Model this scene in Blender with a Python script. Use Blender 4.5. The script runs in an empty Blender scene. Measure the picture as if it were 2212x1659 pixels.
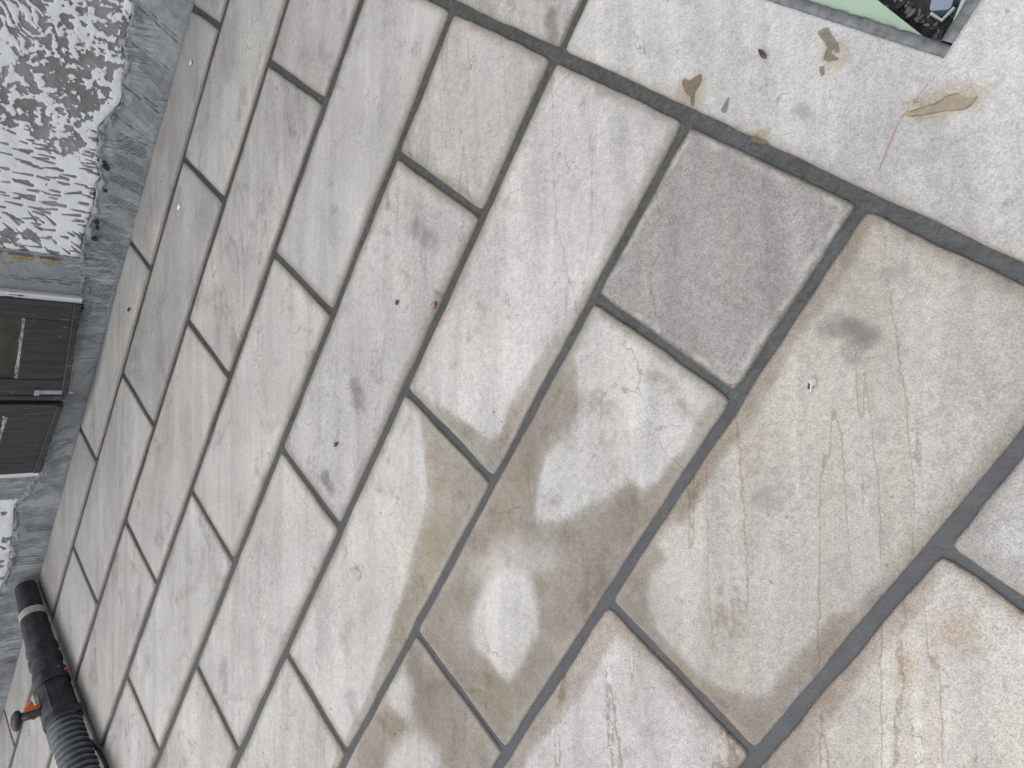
import bpy, math, random
import numpy as np
from mathutils import Vector, Matrix

S = 1.2                      # metres per layout unit (layout unit = lens height)
R = math.radians
scene = bpy.context.scene
col = scene.collection

# ------------------------------------------------------------------ camera
AX = Vector((0.4271974, -0.61811739, -0.65987368))     # picture right
AY = Vector((-0.83104087, -0.55594394, -0.01724555))   # picture down
AF = Vector((-0.356193, 0.55574925, -0.75117862))      # view direction
FOC = 1583.709 / 2212.0
cam_d = bpy.data.cameras.new('camera'); cam = bpy.data.objects.new('camera', cam_d); col.objects.link(cam)
cam_d.sensor_width = 36.0; cam_d.sensor_fit = 'HORIZONTAL'; cam_d.lens = 36.0 * FOC
cam_d.clip_start = 0.02; cam_d.clip_end = 500
m = Matrix.Identity(4)
for i in range(3):
    m[i][0] = AX[i]; m[i][1] = -AY[i]; m[i][2] = -AF[i]
m[2][3] = 1.0 * S
cam.matrix_world = m
scene.camera = cam

# ------------------------------------------------------------------ world + sun (overcast)
SUN_EL, SUN_DIR = R(72), Vector((-0.80, -0.30))
world = bpy.data.worlds.new('World'); scene.world = world; world.use_nodes = True
wn = world.node_tree; wn.nodes.clear()
sky = wn.nodes.new('ShaderNodeTexSky'); sky.sky_type = 'NISHITA'; sky.sun_disc = False
sky.sun_elevation = SUN_EL; sky.sun_rotation = math.atan2(SUN_DIR.x, SUN_DIR.y) % (2 * math.pi)
sky.dust_density = 4.0; sky.air_density = 1.0; sky.ozone_density = 1.0
hs = wn.nodes.new('ShaderNodeHueSaturation'); hs.inputs['Saturation'].default_value = 0.33
bg = wn.nodes.new('ShaderNodeBackground'); bg.inputs['Strength'].default_value = 0.15
wo = wn.nodes.new('ShaderNodeOutputWorld')
wn.links.new(sky.outputs[0], hs.inputs['Color']); wn.links.new(hs.outputs[0], bg.inputs['Color']); wn.links.new(bg.outputs[0], wo.inputs['Surface'])
sd = bpy.data.lights.new('sun', 'SUN'); sd.energy = 0.85; sd.angle = R(70); sd.color = (1.0, 0.985, 0.955)
so = bpy.data.objects.new('sun', sd); col.objects.link(so)
sv = Vector((SUN_DIR.x, SUN_DIR.y, 0)).normalized() * math.cos(SUN_EL) + Vector((0, 0, math.sin(SUN_EL)))
so.rotation_euler = sv.to_track_quat('Z', 'Y').to_euler(); so.location = sv * 20
vs = scene.view_settings
vs.view_transform = 'Standard'; vs.look = 'None'; vs.gamma = 1.0; vs.use_curve_mapping = False
vs.exposure = 0.42
scene.render.engine = 'CYCLES'
scene.cycles.max_bounces = 5; scene.cycles.diffuse_bounces = 3; scene.cycles.glossy_bounces = 2; scene.cycles.transparent_max_bounces = 6

# ------------------------------------------------------------------ helpers
rng = np.random.RandomState(7); random.seed(7)

def fl(px, py, z=0.0):
    """point of the floor plane seen at a spot of the 2212 x 1659 photograph"""
    d = ((px - 1106.0) * AX + (py - 829.5) * AY) / 1583.709 + AF
    t = (z - 1.0) / d.z
    return (d.x * t, d.y * t)

_perm = np.random.RandomState(3).rand(256, 256)
def vnoise(x, y):
    x = np.asarray(x, float); y = np.asarray(y, float)
    xi = np.floor(x).astype(int); yi = np.floor(y).astype(int)
    fx = x - xi; fy = y - yi
    fx = fx * fx * (3 - 2 * fx); fy = fy * fy * (3 - 2 * fy)
    g = lambda a, b: _perm[a & 255, b & 255]
    return (g(xi, yi) * (1 - fx) + g(xi + 1, yi) * fx) * (1 - fy) + (g(xi, yi + 1) * (1 - fx) + g(xi + 1, yi + 1) * fx) * fy
def fbm(x, y, o=4):
    s = 0; a = .5; t = 0
    for k in range(o):
        s = s + a * vnoise(x + 17.3 * k, y + 9.1 * k); t += a; a *= .5; x = x * 2.03; y = y * 2.03
    return s / t
def sstep(a, b, v):
    t = np.clip((v - a) / (b - a), 0, 1); return t * t * (3 - 2 * t)

def poly_sd(P, X, Y):
    """signed distance to polygon, negative inside"""
    P = np.asarray(P, float); d = np.full(X.shape, 1e9); ins = np.zeros(X.shape, bool)
    n = len(P)
    for i in range(n):
        a = P[i]; b = P[(i + 1) % n]
        e = b - a; w0 = X - a[0]; w1 = Y - a[1]
        t = np.clip((w0 * e[0] + w1 * e[1]) / max(e @ e, 1e-12), 0, 1)
        d = np.minimum(d, np.hypot(w0 - e[0] * t, w1 - e[1] * t))
        c = ((a[1] > Y) != (b[1] > Y)) & (X < (b[0] - a[0]) * (Y - a[1]) / ((b[1] - a[1]) if abs(b[1] - a[1]) > 1e-12 else 1e-12) + a[0])
        ins ^= c
    return np.where(ins, -d, d)

def seg_d(X, Y, a, b):
    e = np.array([b[0] - a[0], b[1] - a[1]]); w0 = X - a[0]; w1 = Y - a[1]
    t = np.clip((w0 * e[0] + w1 * e[1]) / max(e @ e, 1e-12), 0, 1)
    return np.hypot(w0 - e[0] * t, w1 - e[1] * t), t

def mesh_obj(name, verts, faces, mat, parent=None, smooth=False, attrs=None, loc=(0, 0, 0), rotz=0.0):
    me = bpy.data.meshes.new(name)
    me.from_pydata([tuple(map(float, v)) for v in verts], [], [tuple(int(i) for i in f) for f in faces])
    if mat: me.materials.append(mat)
    if smooth: me.polygons.foreach_set('use_smooth', [True] * len(me.polygons))
    for k, v in (attrs or {}).items():
        a = me.attributes.new(k, 'FLOAT', 'POINT'); a.data.foreach_set('value', np.asarray(v, np.float32))
    me.update()
    o = bpy.data.objects.new(name, me); col.objects.link(o)
    o.location = loc; o.rotation_euler = (0, 0, rotz)
    if parent: o.parent = parent
    return o
def empty(name, loc=(0, 0, 0), rotz=0.0):
    o = bpy.data.objects.new(name, None); col.objects.link(o); o.location = loc; o.rotation_euler = (0, 0, rotz); o.empty_display_size = .1
    return o
def tag(o, label=None, cat=None, group=None, kind=None):
    for k, v in (('label', label), ('category', cat), ('group', group), ('kind', kind)):
        if v: o[k] = v
    return o

class MB:
    """collects pieces of one mesh"""
    def __init__(s): s.v = []; s.f = []
    def add(s, v, f):
        n = len(s.v); s.v += [tuple(p) for p in v]; s.f += [tuple(i + n for i in q) for q in f]
    def box(s, x0, x1, y0, y1, z0, z1, b=0.0):
        if b <= 0:
            v = [(x, y, z) for x in (x0, x1) for y in (y0, y1) for z in (z0, z1)]
            s.add(v, [(0, 1, 3, 2), (4, 6, 7, 5), (0, 4, 5, 1), (2, 3, 7, 6), (0, 2, 6, 4), (1, 5, 7, 3)]); return
        import bmesh
        bm = bmesh.new(); bmesh.ops.create_cube(bm, size=1)
        for q in bm.verts: q.co = Vector(((x0 + x1) / 2 + q.co.x * (x1 - x0), (y0 + y1) / 2 + q.co.y * (y1 - y0), (z0 + z1) / 2 + q.co.z * (z1 - z0)))
        bmesh.ops.bevel(bm, geom=list(bm.edges), offset=b, segments=1, affect='EDGES')
        bm.verts.index_update(); s.add([tuple(q.co) for q in bm.verts], [[q.index for q in f.verts] for f in bm.faces]); bm.free()
    def tube(s, pts, rad, n=10, cap=True):
        pts = [Vector(p) for p in pts]; rad = rad if isinstance(rad, (list, tuple)) else [rad] * len(pts)
        rings = []; up = Vector((0, 0, 1)); base = len(s.v)
        for i, p in enumerate(pts):
            t = (pts[min(i + 1, len(pts) - 1)] - pts[max(i - 1, 0)]).normalized()
            a = t.cross(up)
            if a.length < 1e-3: a = t.cross(Vector((1, 0, 0)))
            a.normalize(); b = a.cross(t)
            for k in range(n):
                th = 2 * math.pi * k / n
                s.v.append(tuple(p + (a * math.cos(th) + b * math.sin(th)) * rad[i]))
        for i in range(len(pts) - 1):
            for k in range(n):
                s.f.append((base + i * n + k, base + i * n + (k + 1) % n, base + (i + 1) * n + (k + 1) % n, base + (i + 1) * n + k))
        if cap:
            s.f.append(tuple(base + k for k in range(n))[::-1]); s.f.append(tuple(base + (len(pts) - 1) * n + k for k in range(n)))
    def build(s, name, mat, parent=None, smooth=False, loc=(0, 0, 0), rotz=0.0):
        return mesh_obj(name, s.v, s.f, mat, parent, smooth, None, loc, rotz)

# ------------------------------------------------------------------ material helpers
class NT:
    def __init__(s, name):
        s.m = bpy.data.materials.new(name); s.m.use_nodes = True; s.t = s.m.node_tree; s.t.nodes.clear()
        s.out = s.n('ShaderNodeOutputMaterial'); s.b = s.n('ShaderNodeBsdfPrincipled'); s.l(s.b.outputs[0], s.out.inputs[0])
        s.tc = s.n('ShaderNodeTexCoord'); s.vec = s.tc.outputs['Object']
    def n(s, k, **kw):
        q = s.t.nodes.new(k)
        for a, b in kw.items(): setattr(q, a, b)
        return q
    def l(s, a, b): s.t.links.new(a, b)
    def put(s, inp, v):
        if isinstance(v, bpy.types.NodeSocket): s.l(v, inp)
        else: inp.default_value = v
    def math(s, op, a, b=0.0, c=None, clamp=False):
        q = s.n('ShaderNodeMath', operation=op, use_clamp=clamp); s.put(q.inputs[0], a); s.put(q.inputs[1], b)
        if c is not None: s.put(q.inputs[2], c)
        return q.outputs[0]
    def rnd(s, k=50.0):
        oi = s.n('ShaderNodeObjectInfo'); v = s.n('ShaderNodeVectorMath', operation='MULTIPLY_ADD')
        cb = s.n('ShaderNodeCombineXYZ'); 
        s.l(oi.outputs['Random'], cb.inputs[0]); s.l(s.math('MULTIPLY', oi.outputs['Random'], 7.31), cb.inputs[1]); s.l(s.math('MULTIPLY', oi.outputs['Random'], 3.7), cb.inputs[2])
        s.l(cb.outputs[0], v.inputs[0]); v.inputs[1].default_value = (k, k, k); s.l(s.vec, v.inputs[2]); s.vec = v.outputs[0]
        return oi
    def noise(s, scale, detail=3.0, rough=.55, dist=0.0, vec=None):
        q = s.n('ShaderNodeTexNoise'); s.l(vec or s.vec, q.inputs['Vector']); s.put(q.inputs['Scale'], scale); s.put(q.inputs['Detail'], detail); s.put(q.inputs['Roughness'], rough); s.put(q.inputs['Distortion'], dist)
        return q.outputs[0]
    def voro(s, scale, feature='F1', vec=None, out='Distance', rnd=1.0):
        q = s.n('ShaderNodeTexVoronoi', feature=feature); s.l(vec or s.vec, q.inputs['Vector']); s.put(q.inputs['Scale'], scale); s.put(q.inputs['Randomness'], rnd)
        return q.outputs[out]
    def mapr(s, v, a, b, c=0.0, d=1.0, smooth=True):
        q = s.n('ShaderNodeMapRange', interpolation_type='SMOOTHSTEP' if smooth else 'LINEAR'); q.clamp = True
        for i, x in enumerate((v, a, b, c, d)): s.put(q.inputs[i], x)
        return q.outputs[0]
    def mix(s, f, a, b, mode='MIX'):
        q = s.n('ShaderNodeMix', data_type='RGBA', blend_type=mode); s.put(q.inputs[0], f)
        for i, x in ((6, a), (7, b)):
            if isinstance(x, (tuple, list)): x = tuple(x) + ((1,) if len(x) == 3 else ())
            s.put(q.inputs[i], x)
        return q.outputs[2]
    def grey(s, v):
        q = s.n('ShaderNodeCombineColor'); [s.put(q.inputs[i], v) for i in range(3)]; return q.outputs[0]
    def attr(s, name, kind='GEOMETRY'):
        q = s.n('ShaderNodeAttribute', attribute_name=name, attribute_type=kind); return q.outputs['Fac']
    def scaled(s, sc, rot=(0, 0, 0), vec=None):
        q = s.n('ShaderNodeMapping'); s.l(vec or s.vec, q.inputs[0]); q.inputs['Rotation'].default_value = rot
        w = s.n('ShaderNodeVectorMath', operation='MULTIPLY'); s.l(q.outputs[0], w.inputs[0]); w.inputs[1].default_value = sc; return w.outputs[0]
    def bump(s, h, strength=.3, dist=.002, prev=None):
        q = s.n('ShaderNodeBump'); q.inputs['Strength'].default_value = strength; q.inputs['Distance'].default_value = dist; s.l(h, q.inputs['Height'])
        if prev: s.l(prev, q.inputs['Normal'])
        return q.outputs[0]
    def fin(s, color, rough=.8, normal=None, spec=.5, metal=0.0):
        if isinstance(color, (tuple, list)): color = tuple(color) + ((1,) if len(color) == 3 else ())
        s.put(s.b.inputs['Base Color'], color); s.put(s.b.inputs['Roughness'], rough); s.put(s.b.inputs['Specular IOR Level'], spec); s.put(s.b.inputs['Metallic'], metal)
        if normal: s.l(normal, s.b.inputs['Normal'])
        return s.m

def simple(name, c, rough=.6, var=.15, scale=40, bump=.2, spec=.5):
    t = NT(name); n = t.noise(scale, 4)
    k = t.mapr(n, .3, .7, 1 - var, 1 + var, False)
    return t.fin(t.mix(1.0, c, t.grey(k), 'MULTIPLY'), rough, t.bump(n, bump, .001), spec)

def stone_material():
    t = NT('sandstone'); oi = t.rnd(40.0)
    base = oi.outputs['Color']
    # broad mottling and bedding streaks (bedding runs obliquely across the slabs)
    c = t.mix(1.0, base, t.grey(t.mapr(t.noise(3.2, 4, .62, .4), .3, .7, .84, 1.11, False)), 'MULTIPLY')
    bed = t.scaled((1.6, 11.0, 1.0), (0, 0, -.62))
    sn = t.noise(1.0, 5, .62, 1.0, bed)
    c = t.mix(1.0, c, t.grey(t.mapr(sn, .30, .70, .80, 1.13, False)), 'MULTIPLY')
    tone = t.noise(1.9, 3, .55, .3)
    c = t.mix(t.mapr(tone, .50, .70, 0, .6), c, t.mix(1.0, c, (1.01, .975, .915), 'MULTIPLY'))
    c = t.mix(t.mapr(tone, .46, .30, 0, .3), c, t.mix(1.0, c, (.955, .972, 1.0), 'MULTIPLY'))
    # purple-brown mineral bloom
    bn = t.noise(3.4, 6, .70, .8)
    bl = t.math('MULTIPLY', t.mapr(bn, .57, .70), t.attr('bloom', 'OBJECT'))
    c = t.mix(bl, c, t.mix(1.0, c, (.71, .675, .655), 'MULTIPLY'))
    # bedding contour lines
    f = t.noise(1.0, 3, .5, .5, t.scaled((.75, 6.5, 1.0), (0, 0, -.62)))
    wv_ = t.noise(38, 4, .6)
    ln = t.math('ABSOLUTE', t.math('SUBTRACT', t.math('FRACT', t.math('MULTIPLY_ADD', wv_, .26, t.math('MULTIPLY', f, 6.0))), .5))
    ln = t.mapr(ln, .0, .040, 1, 0)
    gate = t.mapr(bn, .40, .52)
    veins = t.math('MULTIPLY', t.math('MULTIPLY', ln, gate), t.attr('veins', 'OBJECT'))
    soft = t.math('MULTIPLY', t.mapr(t.math('ABSOLUTE', t.math('SUBTRACT', t.math('FRACT', t.math('MULTIPLY', f, 6.0)), .5)), 0, .28, .42, 0), t.attr('veins', 'OBJECT'))
    c = t.mix(soft, c, t.mix(1.0, c, (.86, .815, .755), 'MULTIPLY'))
    c = t.mix(t.math('MULTIPLY', veins, .62), c, (.17, .13, .11))
    # crazed hairline cracks
    cv = t.n('ShaderNodeVectorMath', operation='MULTIPLY_ADD'); cn = t.n('ShaderNodeTexNoise'); t.l(t.vec, cn.inputs['Vector']); cn.inputs['Scale'].default_value = 13; cn.inputs['Detail'].default_value = 4
    t.l(cn.outputs['Color'], cv.inputs[0]); cv.inputs[1].default_value = (.22, .22, .22); t.l(t.vec, cv.inputs[2])
    ck = t.math('MULTIPLY', t.mapr(t.voro(3.6, 'DISTANCE_TO_EDGE', cv.outputs[0]), .0, .011, 1, 0), t.mapr(sn, .53, .60))
    c = t.mix(t.math('MULTIPLY', ck, .5), c, (.12, .10, .095))
    # grain
    g1 = t.noise(400, 1, .6); g2 = t.noise(95, 2, .65)
    gr = t.math('ADD', t.math('MULTIPLY', g1, .62), t.math('MULTIPLY', g2, .38))
    ga = t.attr('grain', 'OBJECT')
    c = t.mix(ga, c, t.mix(1.0, c, t.grey(t.mapr(gr, .32, .68, .66, 1.30, False)), 'MULTIPLY'))
    # scuffs, smudges and specks
    sm = t.mapr(t.noise(10, 4, .70, .3), .56, .72, 0, .42)
    c = t.mix(sm, c, (.17, .16, .155))
    sp = t.math('MULTIPLY', t.mapr(t.math('MULTIPLY_ADD', g2, .10, t.voro(26.0)), .04, .17, 1, 0), t.mapr(wv_, .49, .58))
    c = t.mix(t.math('MULTIPLY', sp, .72), c, (.075, .066, .060))
    pl = t.mapr(tone, .56, .74, 0, .6)
    c = t.mix(pl, c, t.mix(1.0, c, (1.14, 1.14, 1.15), 'MULTIPLY'))
    # damp: water drawn into the stone from the fresh joints, and larger wet areas
    e = t.attr('edge'); hw = t.attr('halo', 'OBJECT'); hn = t.noise(13, 5, .66)
    ee = t.math('ADD', e, t.math('MULTIPLY', t.math('MULTIPLY_ADD', hn, 2.6, -1.3), hw))
    halo = t.mapr(ee, t.math('MULTIPLY', hw, -.25), t.math('MULTIPLY', hw, 1.9), 1, 0)
    d0 = t.math('ADD', t.attr('damp'), t.math('MULTIPLY_ADD', hn, .62, -.31))
    d0 = t.math('ADD', d0, t.math('MULTIPLY_ADD', bn, .5, -.25))
    damp = t.mapr(d0, .10, 1.02)
    wet = t.math('MAXIMUM', t.math('MULTIPLY', halo, t.attr('halo_strength', 'OBJECT')), damp)
    tight = t.mapr(t.math('MULTIPLY_ADD', hn, .006, e), .0015, .0130, .90, 0)
    wet = t.math('MAXIMUM', wet, tight)
    wv = t.mapr(t.math('MULTIPLY_ADD', hn, .4, t.math('MULTIPLY', sn, .6)), .34, .66, .70, 1.0)
    wcol = t.mix(t.mapr(tone, .42, .60), (.452, .398, .332), (.485, .437, .358))
    wcol = t.mix(t.attr('rust', 'OBJECT'), wcol, (.54, .44, .345))
    c = t.mix(t.math('MULTIPLY', wet, wv), c, t.mix(1.0, c, wcol, 'MULTIPLY'))
    # tannin stains round fallen leaves, scuffs from boots
    tn = t.mapr(t.math('ADD', t.attr('tan'), t.math('MULTIPLY_ADD', hn, .9, -.45)), .15, 1.0)
    c = t.mix(t.math('MULTIPLY', tn, .75), c, t.mix(1.0, c, (.82, .70, .545), 'MULTIPLY'))
    dk = t.mapr(t.math('ADD', t.attr('smudge'), t.math('MULTIPLY_ADD', wv_, 1.0, -.5)), .25, 1.0)
    c = t.mix(t.math('MULTIPLY', dk, .75), c, (.12, .118, .108))
    rim = t.math('MULTIPLY', t.math('MULTIPLY', t.mapr(ee, .002, .007), t.mapr(ee, .009, .017, 1, 0)), t.attr('rim', 'OBJECT'))
    c = t.mix(t.math('MULTIPLY', rim, t.mapr(wv_, .42, .60, .05, .5)), c, (.44, .42, .39))
    rough = t.mapr(wet, 0, 1, .85, .68)
    h = t.math('ADD', gr, t.math('MULTIPLY', hn, 1.2))
    return t.fin(c, rough, t.bump(h, .75, .0026), .3)

def mortar_material():
    t = NT('joint_mortar'); 
    n = t.noise(5, 5, .6); n2 = t.noise(110, 3, .7); n3 = t.noise(22, 5, .66, .4)
    c = t.mix(t.mapr(n, .35, .65), (.049, .051, .049), (.064, .067, .068))
    c = t.mix(t.mapr(n3, .56, .70, 0, .7), c, (.034, .034, .031))
    c = t.mix(1.0, c, t.grey(t.mapr(n2, .3, .7, .66, 1.36, False)), 'MULTIPLY')
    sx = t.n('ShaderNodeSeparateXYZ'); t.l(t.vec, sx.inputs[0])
    sky_sheen = t.mapr(t.math('MULTIPLY_ADD', sx.outputs[0], -1.0, t.math('MULTIPLY_ADD', sx.outputs[1], -.9, t.math('MULTIPLY', n, 1.2))), .15, .85)  # sky reflection painted into the mortar colour, growing towards low x and y
    c = t.mix(t.math('MULTIPLY', sky_sheen, t.mapr(n3, .35, .55, .25, .9)), c, (.070, .075, .082))
    sp = t.mapr(t.voro(45.0), 0, .05, 1, 0)
    c = t.mix(t.math('MULTIPLY', sp, t.mapr(t.noise(9, 2), .55, .62)), c, (.4, .4, .39))
    return t.fin(c, t.mapr(n3, .3, .7, .50, .74), t.bump(t.math('ADD', n2, t.math('MULTIPLY', n3, 2.0)), .8, .003), .4)

def cement_material():
    t = NT('fresh_cement')
    n = t.noise(4, 5, .6, .3); n2 = t.noise(160, 3, .6); g = t.attr('groove')
    c = t.mix(t.mapr(n, .34, .66), (.245, .262, .270), (.375, .398, .405))
    br = t.mapr(t.noise(7, 4, .6), .56, .72)
    c = t.mix(t.math('MULTIPLY', br, .6), c, (.19, .185, .16))
    stk = t.noise(1.0, 3, .6, .6, t.scaled((120, 40, 14), (0, .12, 0))); pm = t.mapr(t.noise(6, 3, .6), .42, .60)
    c = t.mix(t.math('MULTIPLY', t.mapr(stk, .52, .66, 0, .75), pm), c, (.46, .50, .52))
    c = t.mix(t.math('MULTIPLY', t.mapr(stk, .48, .36, 0, .7), pm), c, (.13, .135, .14))
    c = t.mix(t.math('MULTIPLY', g, .85), c, (.060, .064, .072))  # grooves coloured darker, part of it recess shade put into the colour
    c = t.mix(1.0, c, t.grey(t.mapr(n2, .3, .7, .88, 1.13, False)), 'MULTIPLY')
    return t.fin(c, .75, t.bump(t.math('ADD', n2, t.math('MULTIPLY', t.noise(40, 4), 2)), .4, .002), .4)

def stucco_material():
    t = NT('hacked_stucco')
    p = t.math('ADD', t.attr('paint'), t.math('MULTIPLY_ADD', t.noise(75, 4, .65), .34, -.17))
    f = t.mapr(p, .47, .53)
    g = t.mix(t.mapr(t.noise(9, 5, .6, .3), .38, .64), (.215, .215, .205), (.315, .32, .325))
    g = t.mix(t.mapr(t.noise(20, 4), .58, .7, 0, .6), g, (.18, .165, .155))
    w = t.mix(t.mapr(t.noise(12, 4), .4, .7), (.82, .84, .87), (.76, .78, .80))
    w = t.mix(t.math('MULTIPLY', t.attr('cream'), .8), w, (.60, .57, .47))
    c = t.mix(f, g, w)
    h = t.math('ADD', t.math('MULTIPLY', f, 1.4), t.noise(120, 3))
    return t.fin(c, .8, t.bump(h, .5, .002), .35)

def door_material():
    t = NT('worn_dark_wood')
    gv = t.scaled((60, 60, 5.0))
    g = t.noise(1.0, 5, .6, .4, gv); n = t.noise(14, 4)
    c = t.mix(t.mapr(g, .3, .7), (.030, .027, .029), (.056, .050, .052))
    c = t.mix(t.mapr(n, .55, .75, 0, .5), c, (.050, .044, .040))
    chips = t.math('MULTIPLY', t.mapr(t.voro(1.0, vec=t.scaled((70, 70, 22))), 0, .13, 1, 0), t.mapr(t.noise(18, 2), .46, .56))
    scr = t.math('MULTIPLY', t.mapr(t.noise(1.0, 2, .5, 0, t.scaled((230, 230, 9))), .60, .68), t.mapr(t.noise(9, 3), .42, .58))
    c = t.mix(t.math('MULTIPLY', chips, .9), c, (.33, .29, .22))
    c = t.mix(t.math('MULTIPLY', scr, .45), c, (.30, .28, .26))
    return t.fin(c, .5, t.bump(g, .4, .001), .5)

def paint_white():
    t = NT('worn_white_paint')
    n = t.noise(1.0, 4, .65, .3, t.scaled((60, 60, 14)))
    c = t.mix(t.mapr(n, .60, .66), (.70, .71, .72), (.12, .095, .07))
    return t.fin(c, .55, t.bump(n, .3, .001))

def rubber(k=1.0, nm='dusty_black_plastic'):
    t = NT(nm)
    n = t.noise(16, 5, .65, .4); d = t.noise(70, 4, .6)
    geo = t.n('ShaderNodeNewGeometry'); sx = t.n('ShaderNodeSeparateXYZ'); t.l(geo.outputs['Normal'], sx.inputs[0])
    up = t.mapr(sx.outputs[2], .1, 1.0, .15, 1.0)       # dust settles on upward faces
    lg = t.noise(1.0, 3, .6, .2, t.scaled((60, 7, 60)))
    dust = t.math('MULTIPLY', t.mapr(t.math('ADD', t.math('ADD', n, t.math('MULTIPLY', d, .30)), t.math('MULTIPLY', lg, .5)), .72, 1.10), up)
    c = t.mix(t.math('MULTIPLY', dust, .62 * k, None, True), (.011, .0125, .018), (.125, .142, .158))
    if k > 1: c = t.mix(t.math('MULTIPLY', t.attr('ridge'), t.mapr(n, .3, .6, .35, .95)), c, (.135, .155, .175))
    spots = t.math('MULTIPLY', t.mapr(t.math('MULTIPLY_ADD', d, .10, t.voro(24)), .05, .20, 1, 0), t.mapr(t.noise(11, 2), .57, .63))
    c = t.mix(spots, c, (.42, .45, .38))
    return t.fin(c, t.mapr(dust, 0, 1, .42, .8), t.bump(d, .25, .001), .5)

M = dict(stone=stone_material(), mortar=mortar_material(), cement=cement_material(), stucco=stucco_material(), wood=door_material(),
         white=paint_white(), rubber=rubber(.98), hose=rubber(1.9, 'dusty_hose_rubber'), orange=simple('orange_plastic', (.50, .105, .022), .45, .18, 60, .1),
         tape=simple('pale_tape', (.42, .42, .36), .5, .16, 60, .5), core=simple('old_masonry', (.11, .105, .095), .9, .4, 30, .8),
         membrane=simple('blue_membrane', (.014, .022, .048), .5, .4, 80, .4), wire=simple('wire_netting', (.34, .36, .36), .5, .2, 80, .1),
         ochre=simple('ochre_chip', (.33, .235, .13), .85, .35, 60, .6), olive=simple('olive_pane', (.055, .050, .038), .35, .4, 16, .2),
         soil=simple('dark_soil', (.024, .024, .024), .9, .6, 120, 1.0), rubble=simple('rubble', (.085, .090, .095), .8, .5, 60, .7),
         steel=simple('steel', (.30, .32, .35), .35, .2, 60, .1), ground=simple('gravel_earth', (.16, .15, .13), .95, .4, 30, 1.0))
M['green'] = simple('green_plastic', (.265, .36, .27), .45, .10, 14, .15)
M['bead'] = simple('worn_bead', (.34, .34, .33), .7, .75, 70, .6)
M['lens'] = simple('lamp_lens', (.16, .20, .27), .12, .12, 20, .02, .8)
M['plug'] = simple('mortar_fillet', (.125, .133, .142), .6, .4, 70, .9)
M['seed'] = simple('seed_husk', (.07, .035, .035), .5, .4, 200, .4)
M['film'] = simple('white_film', (.75, .76, .79), .25, .12, 150, .4)
M['chip'] = simple('stone_chip', (.28, .2, .16), .85, .3, 200, .6)

# ------------------------------------------------------------------ ground sheet and mortar bed
ROW = [2.452, 2.238, 1.922, 1.610, 1.294, 0.984, 0.675, 0.372, 0.066, -0.244, -0.553]
GW = [.006, .0225, .0245, .024, .023, .021, .018, .018, .020, .020, .020]     # joint widths along each row line
XB = 0.0555; GB = .023; GC = .0165
ODD = [-0.254, -1.034, -1.813, -2.597, -3.390, -4.17]
EVEN = [-0.649, -1.428, -2.213, -3.010, -3.79, -4.57]
XEND = -4.6
HOLE = (0.234, 0.52, 0.388, 0.67)

ground = MB(); ground.add([(-200, -200, -.06), (200, -200, -.06), (200, 200, -.06), (-200, 200, -.06)], [(0, 1, 2, 3)])
tag(ground.build('ground', M['ground']), kind='structure')

def frame_faces(n0, n1, skip=None):
    return [(j * n0 + i, j * n0 + i + 1, (j + 1) * n0 + i + 1, (j + 1) * n0 + i) for j in range(n1 - 1) for i in range(n0 - 1) if not (skip and skip(i, j))]

def bed():
    # joint mortar, pressed slightly hollow, with an opening for the valve box
    xs = np.unique(np.concatenate([np.linspace(XEND - .02, XB - .03, 120), np.linspace(XB - .03, XB + .03, 7), [HOLE[0] - .004, HOLE[1] + .004], np.linspace(XB + .03, .98, 26)]).round(4))
    ys = np.unique(np.concatenate([np.linspace(-.58, 2.49, 90), [HOLE[2] - .004, HOLE[3] + .004]]).round(4))
    X, Y = np.meshgrid(xs, ys)
    Z = -.0058 + (fbm(X * 9, Y * 9, 3) - .5) * .0035
    sk = lambda i, j: (xs[i] >= HOLE[0] - .0045 and xs[i + 1] <= HOLE[1] + .0045 and ys[j] >= HOLE[2] - .0045 and ys[j + 1] <= HOLE[3] + .0045)
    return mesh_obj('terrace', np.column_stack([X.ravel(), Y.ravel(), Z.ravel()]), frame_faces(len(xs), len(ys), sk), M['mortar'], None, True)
terrace = tag(bed(), kind='structure')

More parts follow.
